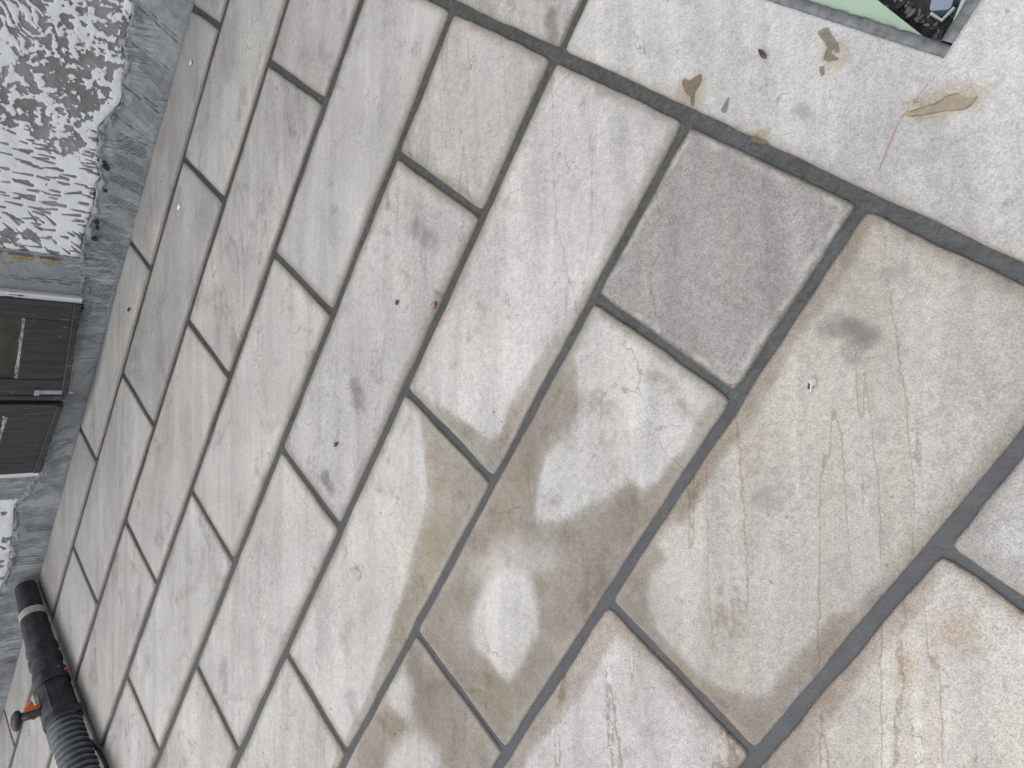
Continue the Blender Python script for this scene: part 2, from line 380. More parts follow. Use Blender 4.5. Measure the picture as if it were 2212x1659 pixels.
# ------------------------------------------------------------------ wet areas (outlines on the floor)
def outl(pts): return [fl(*p) for p in pts]
WET = [  # (outline, softness, weight)
 (outl([(888, 852), (904, 882), (911, 916), (919, 963), (923, 1020), (924, 1070), (916, 1110), (905, 1149), (889, 1206), (877, 1256), (861, 1313), (841, 1373), (827, 1423), (804, 1479), (777, 1549), (751, 1586), (745, 1640), (900, 1372), (1066, 1036), (985, 955)]), .008, 1.0),
 (outl([(878, 842), (915, 862), (960, 885), (1000, 912), (1035, 940), (1062, 955), (1085, 935), (1100, 885), (1125, 835), (1160, 785), (1200, 725), (1222, 745), (1130, 900), (1064, 1030)]), .010, .9),
 (outl([(1195, 745), (1231, 753), (1244, 793), (1247, 853), (1237, 913), (1204, 953), (1174, 986), (1164, 1026), (1157, 1073), (1148, 1119), (1164, 1135), (1211, 1131), (1244, 1113), (1271, 1093), (1317, 1073), (1364, 1046), (1387, 1062), (1421, 1046), (1444, 1010), (1475, 983), (1494, 950), (1511, 913), (1527, 880), (1548, 862), (1575, 866), (1437, 1106), (1317, 1306), (1089, 1618), (897, 1366), (1066, 1033)]), .010, 1.0),
 (outl([(897, 1372), (1090, 1625), (1060, 1700), (740, 1700), (747, 1640)]), .02, .95),
 (outl([(1880, 440), (1885, 470), (1800, 640), (1725, 720), (1680, 800), (1625, 905), (1545, 1000), (1500, 1090), (1462, 1150), (1440, 1210), (1400, 1240), (1392, 1290), (1420, 1370), (1462, 1415), (1500, 1455), (1560, 1490), (1610, 1505), (1660, 1505), (1700, 1450), (1740, 1400), (1775, 1380), (1800, 1330), (1850, 1325), (1890, 1275), (1960, 1225), (2036, 1190), (1632, 1640), (1320, 1310)]), .010, 1.0),
 (outl([(2036, 1200), (2010, 1270), (1975, 1335), (1915, 1395), (1850, 1455), (1790, 1550), (1745, 1659), (1600, 1700), (1635, 1640)]), .013, .9),
 (outl([(1316, 1312), (1335, 1360), (1298, 1420), (1255, 1495), (1200, 1560), (1140, 1625), (1120, 1690), (1060, 1690)]), .012, .95),
 (outl([(2040, 1190), (2075, 1120), (2130, 1060), (2212, 950), (2240, 960), (2140, 1110), (2100, 1175), (2140, 1235), (2212, 1285), (2212, 1330)]), .010, .8),
]
DRY = [
 (outl([(1094, 1243), (1130, 1250), (1149, 1293), (1157, 1353), (1130, 1402), (1107, 1446), (1097, 1455), (1075, 1436), (1055, 1408), (1030, 1389), (1025, 1339), (1037, 1303), (1064, 1263)]), .013, 1.0),
 (outl([(1060, 1175), (1180, 1180), (1200, 1225), (1130, 1260), (1060, 1262), (1010, 1225)]), .022, .45),
 (outl([(841, 1496), (871, 1462), (889, 1489), (879, 1540), (850, 1530)]), .014, .75),
 (outl([(830, 1700), (850, 1622), (897, 1595), (939, 1626), (955, 1700)]), .022, .9),
 (outl([(1440, 1130), (1475, 1150), (1480, 1190), (1450, 1195), (1425, 1160)]), .01, .9),
]
TAN = [(outl(p), s) for p, s in [
 ([(1465, 170), (1520, 160), (1530, 200), (1505, 235), (1470, 235), (1455, 205)], .012),
 ([(1615, 280), (1650, 275), (1675, 300), (1650, 320), (1620, 308)], .010),
 ([(1760, 90), (1830, 80), (1835, 130), (1800, 165), (1775, 150)], .010),
 ([(1945, 220), (2060, 175), (2150, 180), (2120, 240), (2020, 270), (1960, 265)], .014),
 ([(1935, 1420), (1990, 1400), (1985, 1470), (1930, 1490)], .02),
 ([(2010, 1330), (2110, 1320), (2110, 1400), (2020, 1420)], .03)]]
SMUDGE = [(fl(*a), fl(*b), w, k) for a, b, w, k in [
 ((1800, 705), (1870, 725), .030, .80), ((1835, 735), (1840, 770), .024, .7), ((1880, 725), (2010, 800), .020, .42), ((1640, 570), (1700, 620), .018, .35),
 ((1480, 590), (1640, 690), .024, .42), ((1500, 1190), (1640, 1320), .012, .38), ((1640, 1320), (1720, 1400), .012, .40), ((1395, 560), (1500, 520), .05, .32), ((1330, 620), (1340, 640), .04, .3),
 ((895, 490), (935, 525), .034, .72), ((850, 400), (900, 440), .03, .45), ((765, 835), (775, 875), .040, .82), ((700, 1030), (715, 1058), .028, .8), ((730, 860), (725, 960), .030, .5), ((660, 1010), (690, 940), .02, .45),
 ((835, 420), (838, 450), .009, .85), ((940, 632), (952, 640), .014, .85), ((800, 530), (890, 605), .016, .5), ((780, 560), (860, 640), .010, .45), ((620, 250), (640, 300), .04, .5), ((640, 200), (660, 290), .03, .5),
 ((1190, 30), (1195, 85), .022, .85), ((1480, 270), (1400, 420), .026, .4), ((1290, 570), (1370, 560), .03, .25), ((900, 870), (830, 1010), .014, .5), ((820, 1010), (775, 1110), .012, .45),
 ((1300, 190), (1330, 270), .03, .35), ((1010, 300), (1030, 390), .03, .35), ((430, 1120), (450, 1170), .04, .6), ((470, 1170), (490, 1190), .03, .5), ((560, 1520), (600, 1560), .03, .35), ((505, 1480), (545, 1475), .012, .5),
 ((1400, 90), (1440, 130), .03, .3), ((1240, 180), (1262, 230), .02, .45), ((1640, 150), (1700, 170), .04, .28), ((1720, 230), (1760, 260), .02, .5)]]

STONE_TINT = {}
def slab(x0, x1, y0, y1, res, tint, halo=.010, hs=.7, veins=.35, bloom=.6, grain=.75, rust=0.0, rim=0.0, hole=None, tilt=None, relief=1.0):
    cx, cy = (x0 + x1) / 2, (y0 + y1) / 2
    def lines(a, b, extra=()):
        n = max(2, int((b - a) / res)); q = np.linspace(a + .004, b - .004, n + 1)
        q = np.concatenate([[a], q, [b]])
        for e in extra: q = np.sort(np.append(q[np.abs(q - e) > .0015], e))
        return q
    xs = lines(x0, x1, hole[:2] if hole else ()); ys = lines(y0, y1, hole[2:] if hole else ())
    X, Y = np.meshgrid(xs, ys); nx, ny = len(xs), len(ys)
    # worn, slightly wandering arrises
    ex = np.minimum(X - x0, x1 - X); ey = np.minimum(Y - y0, y1 - Y); ed = np.minimum(ex, ey)
    fall = np.clip(1 - ed / .03, 0, 1)
    sx = np.where(X < cx, -1, 1); sy = np.where(Y < cy, -1, 1)
    wob = lambda a, b: (fbm(a * 14, b * 14, 4) - .5) * .0062
    X2 = X + sx * fall * np.where(ex < .03, wob(Y + 5, X * 0 + sx * 3.3 + cx * 9), 0)
    Y2 = Y + sy * fall * np.where(ey < .03, wob(X + 9, Y * 0 + sy * 2.1 + cy * 9), 0)
    corner = np.clip(1 - np.hypot(np.maximum(ex, 0), np.maximum(ey, 0)) / .012, 0, 1)
    X2 -= sx * corner * .0022; Y2 -= sy * corner * .0022
    Z = (fbm(X * 5 + cx * 31, Y * 5 + cy * 17, 3) - .5) * .004 * relief
    step = fbm(X * 3 + cx * 7, Y * 6 + cy * 5, 4) * 9
    Z += (np.floor(step) + sstep(.86, 1.0, step - np.floor(step)) - 4.5) * .0005 * (veins + .2) * relief
    if tilt: Z += (X - cx) * tilt[0] + (Y - cy) * tilt[1]
    bnd = ed < 1e-6
    Z = np.where(bnd, Z - .0026, Z)
    Z = Z * np.where(ed < .03, .55 + .45 * ed / .03, 1.0)
    V = np.column_stack([X2.ravel() - cx, Y2.ravel() - cy, Z.ravel()])
    sk = None
    if hole: sk = lambda i, j: xs[i] >= hole[0] - 1e-6 and xs[i + 1] <= hole[1] + 1e-6 and ys[j] >= hole[2] - 1e-6 and ys[j + 1] <= hole[3] + 1e-6
    F = frame_faces(nx, ny, sk)
    def skirt(loop, V, F, depth):
        n = len(V); V = np.vstack([V, V[loop] + np.array([0, 0, -depth])])
        k = len(loop)
        F = F + [(loop[i], n + i, n + (i + 1) % k, loop[(i + 1) % k]) for i in range(k)]
        return V, F
    loop = [i for i in range(nx)] + [j * nx + nx - 1 for j in range(1, ny)] + [(ny - 1) * nx + i for i in range(nx - 2, -1, -1)] + [j * nx for j in range(ny - 2, 0, -1)]
    n_top = len(V)
    V, F = skirt(loop, V, F, .022)
    src = list(range(n_top)) + loop
    if hole:
        ia, ib = [int(np.argmin(abs(xs - h))) for h in hole[:2]]; ja, jb = [int(np.argmin(abs(ys - h))) for h in hole[2:]]
        hl = [ja * nx + i for i in range(ia, ib + 1)] + [j * nx + ib for j in range(ja + 1, jb + 1)] + [jb * nx + i for i in range(ib - 1, ia - 1, -1)] + [j * nx + ia for j in range(jb - 1, ja, -1)]
        V, F = skirt(hl[::-1], V, F, .022); src += hl[::-1]
    src = np.array(src)
    Xf, Yf = X.ravel(), Y.ravel()
    damp = np.zeros(len(Xf)); tan = np.zeros(len(Xf)); smu = np.zeros(len(Xf))
    def near(P, mrg=.06): return not (max(p[0] for p in P) < x0 - mrg or min(p[0] for p in P) > x1 + mrg or max(p[1] for p in P) < y0 - mrg or min(p[1] for p in P) > y1 + mrg)
    own = lambda P: x0 - .02 < np.mean([p[0] for p in P]) < x1 + .02 and y0 - .02 < np.mean([p[1] for p in P]) < y1 + .02
    for P, s, w in WET:
        if own(P): damp = np.maximum(damp, w * (1 - .62 * sstep(-.004, .012, poly_sd(P, Xf, Yf) - .002) - .38 * sstep(-.045, .016, poly_sd(P, Xf, Yf))))
    for P, s, w in DRY:
        if near(P): damp = damp * (1 - w * (1 - sstep(-s * 1.6, s * 1.6, poly_sd(P, Xf, Yf) - .008)))
    for P, s in TAN:
        if near(P): tan = np.maximum(tan, 1 - sstep(-s, s, poly_sd(P, Xf, Yf)))
    for a, b, w, k in SMUDGE:
        if near([a, b], .1): smu = np.maximum(smu, k * (1 - sstep(w * .15, w * 1.25, seg_d(Xf, Yf, a, b)[0])))
    at = dict(edge=ed.ravel()[src], damp=damp[src], tan=tan[src], smudge=smu[src])
    o = mesh_obj('paving_slab', V, F, M['stone'], terrace, True, at, (cx, cy, 0))
    o.color = tuple(tint) + (1,)
    for k, v in (('halo', halo), ('halo_strength', hs), ('veins', veins), ('bloom', bloom), ('grain', grain), ('rust', rust), ('rim', rim)): o[k] = float(v)
    return o

W0 = np.array([.432, .425, .408])
rs = random.Random(11)
SPECIAL = {  # (row, piece from the border): overrides read off the photograph
 (7, 0): dict(tint=(.262, .254, .243), grain=1.0, bloom=.9, hs=.25, halo=.010, veins=.4, rim=1.0),
 (8, 0): dict(tint=(.388, .374, .349), grain=.8, veins=.72, bloom=.25, hs=.8, halo=.014, rust=.3),
 (8, 1): dict(tint=(.450, .436, .422), bloom=.2, halo=.020, hs=.9, rust=.9, veins=.9, grain=.9),
 (9, 0): dict(tint=(.455, .452, .444), halo=.022, hs=.7, grain=.9, veins=.1),
 (9, 1): dict(tint=(.470, .448, .418), bloom=.3, halo=.012, hs=.8, rust=.8, grain=.9, veins=.8),
 (7, 1): dict(tint=(.435, .428, .410), halo=.012, hs=.95, bloom=1.0, veins=.3),
 (7, 2): dict(tint=(.44, .43, .41), bloom=.8),
 (6, 0): dict(tint=(.442, .434, .420), halo=.013, hs=.92, veins=.5),
 (6, 1): dict(tint=(.445, .436, .415), halo=.013, hs=.92, veins=.1, bloom=.1),
 (5, 0): dict(tint=(.428, .418, .400), halo=.013, hs=.92, veins=.6),
 (5, 1): dict(tint=(.412, .404, .398), halo=.012, hs=.92, bloom=.9),
 (4, 0): dict(tint=(.410, .404, .394), veins=.2), (3, 0): dict(tint=(.362, .352, .340), bloom=.3), (3, 1): dict(tint=(.400, .393, .384), bloom=1.0, veins=.7),
 (2, 1): dict(tint=(.365, .362, .352)), (4, 3): dict(tint=(.405, .395, .382), bloom=1.0, veins=.9),
 (1, 1): dict(tint=(.385, .376, .365), hs=.3), (3, 3): dict(tint=(.405, .392, .380), bloom=.9, veins=.8),
}
for k in range(1, 11):
    J = [XB] + (ODD if k % 2 else EVEN)
    for i in range(len(J) - 1):
        xa, xb = J[i + 1], J[i]
        gr_ = GB / 2 if i == 0 else GC / 2
        if k == 9 and i == 0: pass
        y1 = ROW[k - 1] - GW[k - 1] / 2; y0 = ROW[k] + GW[k] / 2
        dist = math.hypot((xa + xb) / 2, (y0 + y1) / 2)
        res = .008 if dist < 1.25 else (.012 if dist < 2.0 else .022)
        f = 1 + rs.uniform(-.03, .03)
        kw = dict(tint=tuple(W0 * f * np.array([1 + rs.uniform(-.004, .012), 1, 1 - rs.uniform(-.004, .02)])), halo=.0115 if k > 3 else .008, hs=.92 if k > 3 else .6,
                  veins=rs.uniform(.1, .6), bloom=rs.uniform(.2, .8), grain=.75 if k > 4 else .55)
        kw.update(SPECIAL.get((k, i), {}))
        slab(xa + GC / 2, xb - gr_, y0, y1, res, tilt=(rs.uniform(-.0018, .0018), rs.uniform(-.002, .002)), **kw)
# border slabs along the edge of the terrace
slab(XB + GB / 2, .93, -.54, .968, .008, (.425, .424, .415), halo=.012, hs=.45, veins=.1, bloom=.5, grain=.72, hole=HOLE, relief=.2)
slab(XB + GB / 2, .93, .984, 2.44, .012, (.395, .388, .378), halo=.010, hs=.4, veins=.3, bloom=1.0, grain=.8)

# ------------------------------------------------------------------ house wall
YW = 2.452
house = empty('house_wall', (-1.6, YW, 0))
tag(house, 'house wall with hacked white stucco above a raw grey cement base', 'wall')
def hp(o):
    o.parent = house; o.location = o.location - house.location; return o

EX = np.array([-2.62, -2.53, -2.33, -2.21, -2.15, -2.0, -1.3, -1.132, -1.08, -.97, -.838, -.765, -.70, -.685, -.64, -.60, -.578, -.46, -.448, -.392, -.295, .0, .5])
EZ = np.array([.126, .112, .128, .141, .134, .09, .09, .125, .130, .130, .130, .150, .160, .165, .140, .122, .120, .135, .152, .149, .150, .15, .15])
def edge_z(x):
    x = np.asarray(x, float)
    return np.interp(x, EX, EZ) + (fbm(x * 38, x * 0 + 2.2, 4) - .5) * .014

def stucco(xa, xb, za_fun, dense, side):
    xs = np.unique(np.concatenate([np.arange(dense[0], dense[1], .0032), np.linspace(xa, dense[0], 14), np.linspace(dense[1], xb, 30)]).round(5))
    vs_ = np.unique(np.concatenate([np.arange(0, .37, .0032), np.linspace(.37, 2.0, 24)]).round(5))
    X, Vv = np.meshgrid(xs, vs_)
    e = za_fun(X)
    Z = e + Vv * (2.1 - e) / 2.0
    # ragged vertical arris next to the door surround
    jag = (fbm(Z * 40, Z * 0 + 7.7, 4) - .5) * .012
    if side > 0: X = np.where(X < xa + .03, X + jag * (1 - (X - xa) / .03), X)
    else: X = np.where(X > xb - .03, X + jag * (1 - (xb - X) / .03), X)
    U, T = X + .05 * (fbm(X * 24, Z * 24, 3) - .5), Z + .05 * (fbm(X * 11 + 40, Z * 11 + 9, 3) - .5)
    isl = .5 + 2.6 * (.62 * fbm(U * 62 + 3, T * 50, 3) + .38 * fbm(X * 150, Z * 120, 3) - .524)
    ang = .75; a = U * math.cos(ang) + T * math.sin(ang); b = -U * math.sin(ang) + T * math.cos(ang)
    strk = .5 + 2.2 * (fbm(a * 30 + 70, b * 130, 3) - .52)
    wd = sstep(.33, .40, Z + (X + .42) * .25)
    isl = isl * (1 - wd) + strk * wd
    white = np.full(X.shape, .80)
    st = np.zeros(X.shape)
    r = random.Random(5 if side > 0 else 9)
    strokes = []
    if side > 0:
        for q in range(250):
            x = r.uniform(-1.15, -.70); z = r.uniform(.12, .55)
            zone = (x < -1.0)
            th = r.gauss(.0, .12) if not zone or r.random() < .25 else r.gauss(.55, .28)
            L = r.uniform(.020, .050); w = r.uniform(.0016, .0032)
            strokes.append((x, z, th, L, w))
    else:
        for q in range(50):
            strokes.append((r.uniform(-2.7, -2.13), r.uniform(.1, .4), r.gauss(.9, .5), r.uniform(.01, .03), r.uniform(.003, .006)))
    for x, z, th, L, w in strokes:
        dx, dz = math.sin(th) * L / 2, math.cos(th) * L / 2
        d, t = seg_d(X, Z, (x - dx, z - dz), (x + dx, z + dz))
        st = np.maximum(st, np.clip(1.0 - d / (w * (1.5 - 1.1 * t)) * .62, 0, 1))
    white = white - st * 1.1
    patch = fbm(X * 13 + 5, Z * 13 + 2, 4)
    white = np.where(patch > .76, np.minimum(white, .5 - (patch - .76) * 4), white)
    if side > 0:
        wgt = sstep(-.70, -.82, X + (fbm(X * 9, Z * 9 + 3, 3) - .5) * .25)
        rim = sstep(.05, .012, Vv) * sstep(-.42, -.60, X)
        wgt = np.maximum(wgt, rim * .8)
    else: wgt = np.ones(X.shape)
    paint = isl * (1 - wgt) + white * wgt
    Y = YW + .012 + st * wgt * .0045 + sstep(.58, .42, paint) * (1 - wgt) * .0035 + (fbm(X * 25, Z * 25, 3) - .5) * .005
    Y = np.where(Vv < .002, Y + .004, Y)
    cream = sstep(.022, .0, Vv + (fbm(X * 60, Z * 60, 3) - .5) * .02)
    n0, n1 = len(xs), len(vs_)
    V = np.column_stack([X.ravel(), Y.ravel(), Z.ravel()]); F = [f[::-1] for f in frame_faces(n0, n1)]
    F = [f[::-1] for f in F]
    # thickness of the coat along its bottom and door-side edges
    n = len(V); bt = list(range(n0)); V = np.vstack([V, V[bt] + np.array([0, .03, 0])]); F += [(bt[i], n + i, n + i + 1, bt[i + 1]) for i in range(n0 - 1)]
    c0 = 0 if side > 0 else n0 - 1
    sd_ = [j * n0 + c0 for j in range(n1)]; n2 = len(V); V = np.vstack([V, V[sd_] + np.array([0, .03, 0])]); F += [(sd_[j], sd_[j + 1], n2 + j + 1, n2 + j) for j in range(n1 - 1)]
    src = np.array(list(range(n)) + bt + sd_)
    return hp(mesh_obj('stucco_panel', V, F, M['stucco'], None, True, dict(paint=paint.ravel()[src], cream=cream.ravel()[src])))
s1 = stucco(-1.134, 2.2, lambda x: edge_z(x), (-1.134, -.12), 1)
tag(s1, 'white stucco hacked into grey islands and gouges'); 
s2 = stucco(-4.8, -2.146, lambda x: edge_z(x), (-2.75, -2.146), -1)
cw = MB(); cw.box(-4.8, -2.03, YW + .035, YW + .24, -.05, 2.12); cw.box(-1.267, 2.2, YW + .035, YW + .24, -.05, 2.12); cw.box(-2.03, -1.267, YW + .035, YW + .24, -.05, .092); cw.box(-2.03, -1.267, YW + .035, YW + .24, 1.86, 2.12)
hp(cw.build('masonry_core', M['core']))
ev = MB(); ev.box(-4.9, 2.3, 1.98, 2.75, 2.125, 2.20, .01); hp(ev.build('shade_overhang', M['stucco']))  # unseen overhang, added to shade the paving near the wall

# cement base coat with comb-trowel marks
def comb(X, Z, patches):
    g = np.zeros(X.shape)
    for (x, z, th, hw, hl, per, amp) in patches:
        u = (X - x) * math.cos(th) + (Z - z) * math.sin(th); v = -(X - x) * math.sin(th) + (Z - z) * math.cos(th)
        msk = (1 - sstep(hw * .8, hw, np.abs(u + (fbm(v * 40, v * 0 + x, 2) - .5) * .012))) * (1 - sstep(hl * .8, hl * 1.05, np.abs(v + (fbm(u * 60, u * 0 + z, 2) - .5) * .03)))
        uu = u + (fbm(v * 12 + x * 5, u * 12, 3) - .5) * .006
        ph = .5 - .5 * np.cos(2 * math.pi * uu / per)
        brk = sstep(.36, .5, fbm(u * 45 + x * 9, v * 12, 3))
        g = np.maximum(g, msk * ph ** 2 * amp * (.35 + .65 * brk))
    return g
r = random.Random(21)
PATCH = []
for x in np.arange(-.70, -1.32, -.075):
    PATCH.append((x + r.uniform(-.02, .02), .055 + r.uniform(-.01, .02), r.uniform(-.32, -.12), r.uniform(.018, .036), r.uniform(.05, .07), r.uniform(.0068, .0085), r.uniform(.7, 1)))
for x in (-.33, -.43, -.555, -.65):
    PATCH.append((x, .075, -.42, .007, .075, .014, 1.0))
for x in (-.26, -.47, -.60): PATCH.append((x, .06, -.5, .025, .045, .0075, .55))
for x, z, th in [(-1.36, .06, -.15), (-1.44, .05, .1), (-1.56, .03, .9), (-1.68, .04, .25), (-1.83, .045, .7), (-1.9, .05, .75), (-1.97, .04, .62), (-2.04, .05, .8), (-2.12, .06, .75)]:
    PATCH.append((x, z, th, r.uniform(.018, .034), r.uniform(.03, .055), r.uniform(.0072, .0095), r.uniform(.55, 1)))
for x in np.arange(-2.22, -3.9, -.085):
    PATCH.append((x, .055 + r.uniform(-.02, .02), r.uniform(-.12, .22), r.uniform(.022, .042), r.uniform(.045, .075), r.uniform(.0085, .013), r.uniform(.5, 1)))
def band():
    xs = np.unique(np.concatenate([np.arange(-3.75, -.05, .0036), np.linspace(-4.8, -3.75, 40), np.linspace(-.05, 2.2, 90)]).round(5))
    vs_ = np.linspace(0, 1, 44)
    X, Vv = np.meshgrid(xs, vs_)
    top = edge_z(X) + (fbm(X * 55, X * 0 + 4, 3) - .5) * .016 + .003
    door = sstep(-2.05, -2.0, X) * (1 - sstep(-1.30, -1.25, X))
    top = top * (1 - door) + door * (.086 + (fbm(X * 60, X * 0 + 1, 4) - .5) * .024)
    Z = -.012 + Vv * (top + .012)
    g = comb(X, Z, PATCH)
    sm = fbm(X * 14, Z * 14, 4)
    Y = YW + g * .0048 + (sm - .5) * .012 + (fbm(X * 4, Z * 4, 2) - .5) * .008
    lump = sstep(.80, 1.0, Vv)
    Y = Y - lump * (fbm(X * 40, Z * 60, 3) - .42) * .040 * (1 - door * .5)
    # crumbly ridge where two trowel passes meet
    seamd = np.abs(Z - (.082 + (fbm(X * 9, X * 0 + 3, 3) - .5) * .03)); sm2 = np.exp(-(seamd / .005) ** 2) * sstep(.5, .62, fbm(X * 30, Z * 30 + 8, 3)) * sstep(-1.5, -1.35, X) * (1 - sstep(-1.22, -1.12, X))
    Y -= sm2 * .007
    gr_ = np.clip(g * 1.05 + sm2 * .35, 0, 1)
    n0, n1 = len(xs), len(vs_)
    V = np.column_stack([X.ravel(), Y.ravel(), Z.ravel()]); F = frame_faces(n0, n1)
    n = len(V); tp = [(n1 - 1) * n0 + i for i in range(n0)]
    V = np.vstack([V, np.column_stack([V[tp][:, 0], np.full(n0, YW + .036), V[tp][:, 2] - .006 + (fbm(xs * 50, xs * 0, 3) - .5) * .012])])
    F += [(tp[i], tp[i + 1], n + i + 1, n + i) for i in range(n0 - 1)]
    src = np.array(list(range(n)) + tp)
    return hp(mesh_obj('cement_base', V, F, M['cement'], None, True, dict(groove=gr_.ravel()[src])))
band()
def surround(xa, xb, seed, marks):
    xs = np.linspace(xa, xb, 46); zs = np.unique(np.concatenate([np.arange(.088, .46, .0036), np.linspace(.46, 2.1, 40)]).round(5))
    X, Z = np.meshgrid(xs, zs)
    g = comb(X, Z, marks)
    Y = YW + .008 + g * .004 + (fbm(X * 16 + seed, Z * 16, 4) - .5) * .012
    V = np.column_stack([X.ravel(), Y.ravel(), Z.ravel()]); F = frame_faces(len(xs), len(zs))
    n0, n1 = len(xs), len(zs)
    for c0 in (0, n0 - 1):
        sd_ = [j * n0 + c0 for j in range(n1)]; n2 = len(V); V = np.vstack([V, np.column_stack([V[sd_][:, 0], np.full(n1, YW + .036), V[sd_][:, 2]])]); F += [(sd_[j], sd_[j + 1], n2 + j + 1, n2 + j) for j in range(n1 - 1)]
    gg = np.concatenate([g.ravel(), g[:, 0], g[:, -1]])
    return hp(mesh_obj('cement_surround', V, F, M['cement'], None, True, dict(groove=gg)))
surround(-1.268, -1.128, 3, [(-1.222, .27, 0.0, .006, .2, .010, 1.0), (-1.20, .16, .7, .004, .04, .012, .8)])
surround(-2.152, -2.030, 8, [(-2.06, .2, .0, .012, .2, .008, .6), (-2.135, .17, .05, .006, .09, .012, .7), (-2.11, .13, .62, .007, .035, .02, .6)])
# ochre flakes of old coating beside the stucco
for (z0, z1, w) in [(.185, .245, .016), (.262, .330, .018), (.345, .460, .020)]:
    n = 24; V = []; F = []
    for q in range(n + 1):
        z = z0 + (z1 - z0) * q / n; e = min(1, min(q, n - q) / 4)
        xa = -1.139 - .004 * r.random(); xb = -1.141 - w * e * r.uniform(.7, 1.05)
        V += [(xa, YW - .001, z), (xb, YW - .0005, z), (xb, YW + .012, z), (xa, YW + .012, z)]
    for q in range(n):
        for k in range(3): F.append((q * 4 + k, (q + 1) * 4 + k, (q + 1) * 4 + k + 1, q * 4 + k + 1))
    hp(mesh_obj('ochre_flake', V, F, M['ochre'], None))
# membrane and wire netting showing where the coat stops short
mb = MB(); mb.add([(-2.04, YW + .024, .06), (-1.262, YW + .024, .06), (-1.262, YW + .026, .135), (-2.04, YW + .026, .135)], [(0, 1, 2, 3)]); 
hp(mb.build('blue_membrane', M['membrane']))
for (x, z, w, h) in [(-.800, .123, .010, .010), (-.785, .131, .005, .007), (-.985, .112, .010, .007), (-1.005, .106, .007, .006), (-1.045, .105, .008, .010), (-.875, .110, .004, .006)]:
    k = 7; pf = [(x + math.cos(2 * math.pi * q / k) * w * r.uniform(.6, 1.15), z + math.sin(2 * math.pi * q / k) * h * r.uniform(.6, 1.15)) for q in range(k)]
    hp(mesh_obj('membrane_scrap', [(a, YW - .013, b) for a, b in pf] + [(a, YW + .006, b) for a, b in pf], [tuple(range(k))] + [(q, k + q, k + (q + 1) % k, (q + 1) % k) for q in range(k)], M['membrane'], None))
net = MB(); cs = .0068
for i in range(int(.76 / (cs * 1.732)) + 1):
    for j in range(6):
        x = -2.035 + i * cs * 1.732 + (cs * .866 if j % 2 else 0); z = .068 + j * cs * 1.5
        y = YW + .012 - .014 * (z < .09) + .003 * math.sin(x * 60 + j)
        c = [(x + cs * math.sin(a), y, z + cs * math.cos(a)) for a in (0, math.pi / 3, 2 * math.pi / 3, math.pi)]
        for q in range(3): net.tube([c[q], c[q + 1]], .0009, 4, False)
hp(net.build('wire_netting', M['wire']))

# door: frame with two leaves standing ajar
fr = MB(); fr.box(-1.286, -1.266, YW - .012, YW + .10, .098, 1.86, .002); fr.box(-2.030, -2.006, YW - .012, YW + .10, .098, 1.86, .002); fr.box(-2.03, -1.266, YW - .012, YW + .10, 1.84, 1.87, .002); fr.box(-2.006, -1.286, YW + .03, YW + .10, .088, .100)
door = hp(fr.build('door', M['white'])); door['label'] = 'dark worn wooden double door ajar in a white frame'
def leaf(hx, hy, mx, my, panel):
    L = math.hypot(mx - hx, my - hy); a = math.atan2(my - hy, mx - hx)
    o = MB(); s = 1 if mx < hx else -1            # local x runs from hinge to meeting stile, camera side is +y*s
    T = .034; z0 = .103; z1 = 1.83
    def bx(x0, x1, za, zb, t0=0.0, t1=1.0, b=.0015): 
        ya, yb = -T / 2 + T * t0, -T / 2 + T * t1; o.box(x0, x1, ya, yb, za, zb, b)
    bx(0, .062, z0, z1); bx(L - .055, L, z0, z1); bx(.0625, L - .0555, z0, .258); bx(.0625, L - .0555, z1 - .12, z1)
    lf = o.build('door_leaf', M['wood'], door, False, (hx - door.location.x - house.location.x, hy - house.location.y - door.location.y, 0), a)
    front = 1 if s > 0 else -1
    p = MB(); p.box(.063, L - .056, -.006, .006, .2585, z1 - .1205); p.build('pane', M['olive'], door, False, lf.location, a)
    bd = MB(); yf = front * T / 2
    n = 60; V = []; hh = .006
    for q in range(n + 1):                     # chipped, uneven bead
        hh = min(.010, max(.003, hh + random.uniform(-.0022, .0022))); x = .064 + (L - .122) * q / n
        V += [(x, yf * 1.02, .2590), (x, yf * 1.02, .2590 + hh), (x, yf * .4, .2590 + hh + .002)]
    bd.add(V, [(q * 3 + k, q * 3 + k + 1, q * 3 + 4 + k, q * 3 + 3 + k) for q in range(n) for k in range(2)])
    bd.build('glazing_bead', M['bead'], door, False, lf.location, a)
    wb = MB(); wb.box(.004, L - .004, min(yf, yf * 1.35), max(yf, yf * 1.35), z0 + .0005, z0 + .021, .0015)
    wb.build('weather_bar', M['wood'], door, False, lf.location, a)
    return lf
leaf(-1.288, YW - .004, -1.606, 2.369, True)
leaf(-2.003, YW - .004, -1.648, 2.382, True)
ast = MB(); ast.box(-1.652, -1.600, 2.386, 2.416, .106, 1.83, .002); ast.box(-1.634, -1.612, 2.363, 2.386, .106, 1.83, .004)
ast.build('meeting_strip', M['wood'], door, False, (-house.location.x - door.location.x, -house.location.y - door.location.y, 0))
bo = MB(); bo.box(-1.600, -1.584, 2.352, 2.362, .104, .205, .002); bo.box(-1.603, -1.581, 2.349, 2.3515, .190, .206, .001); bo.tube([(-1.592, 2.357, .088), (-1.592, 2.357, .106)], .0045, 8)
bo.build('bolt', M['steel'], door, False, (-house.location.x - door.location.x, -house.location.y - door.location.y, 0))

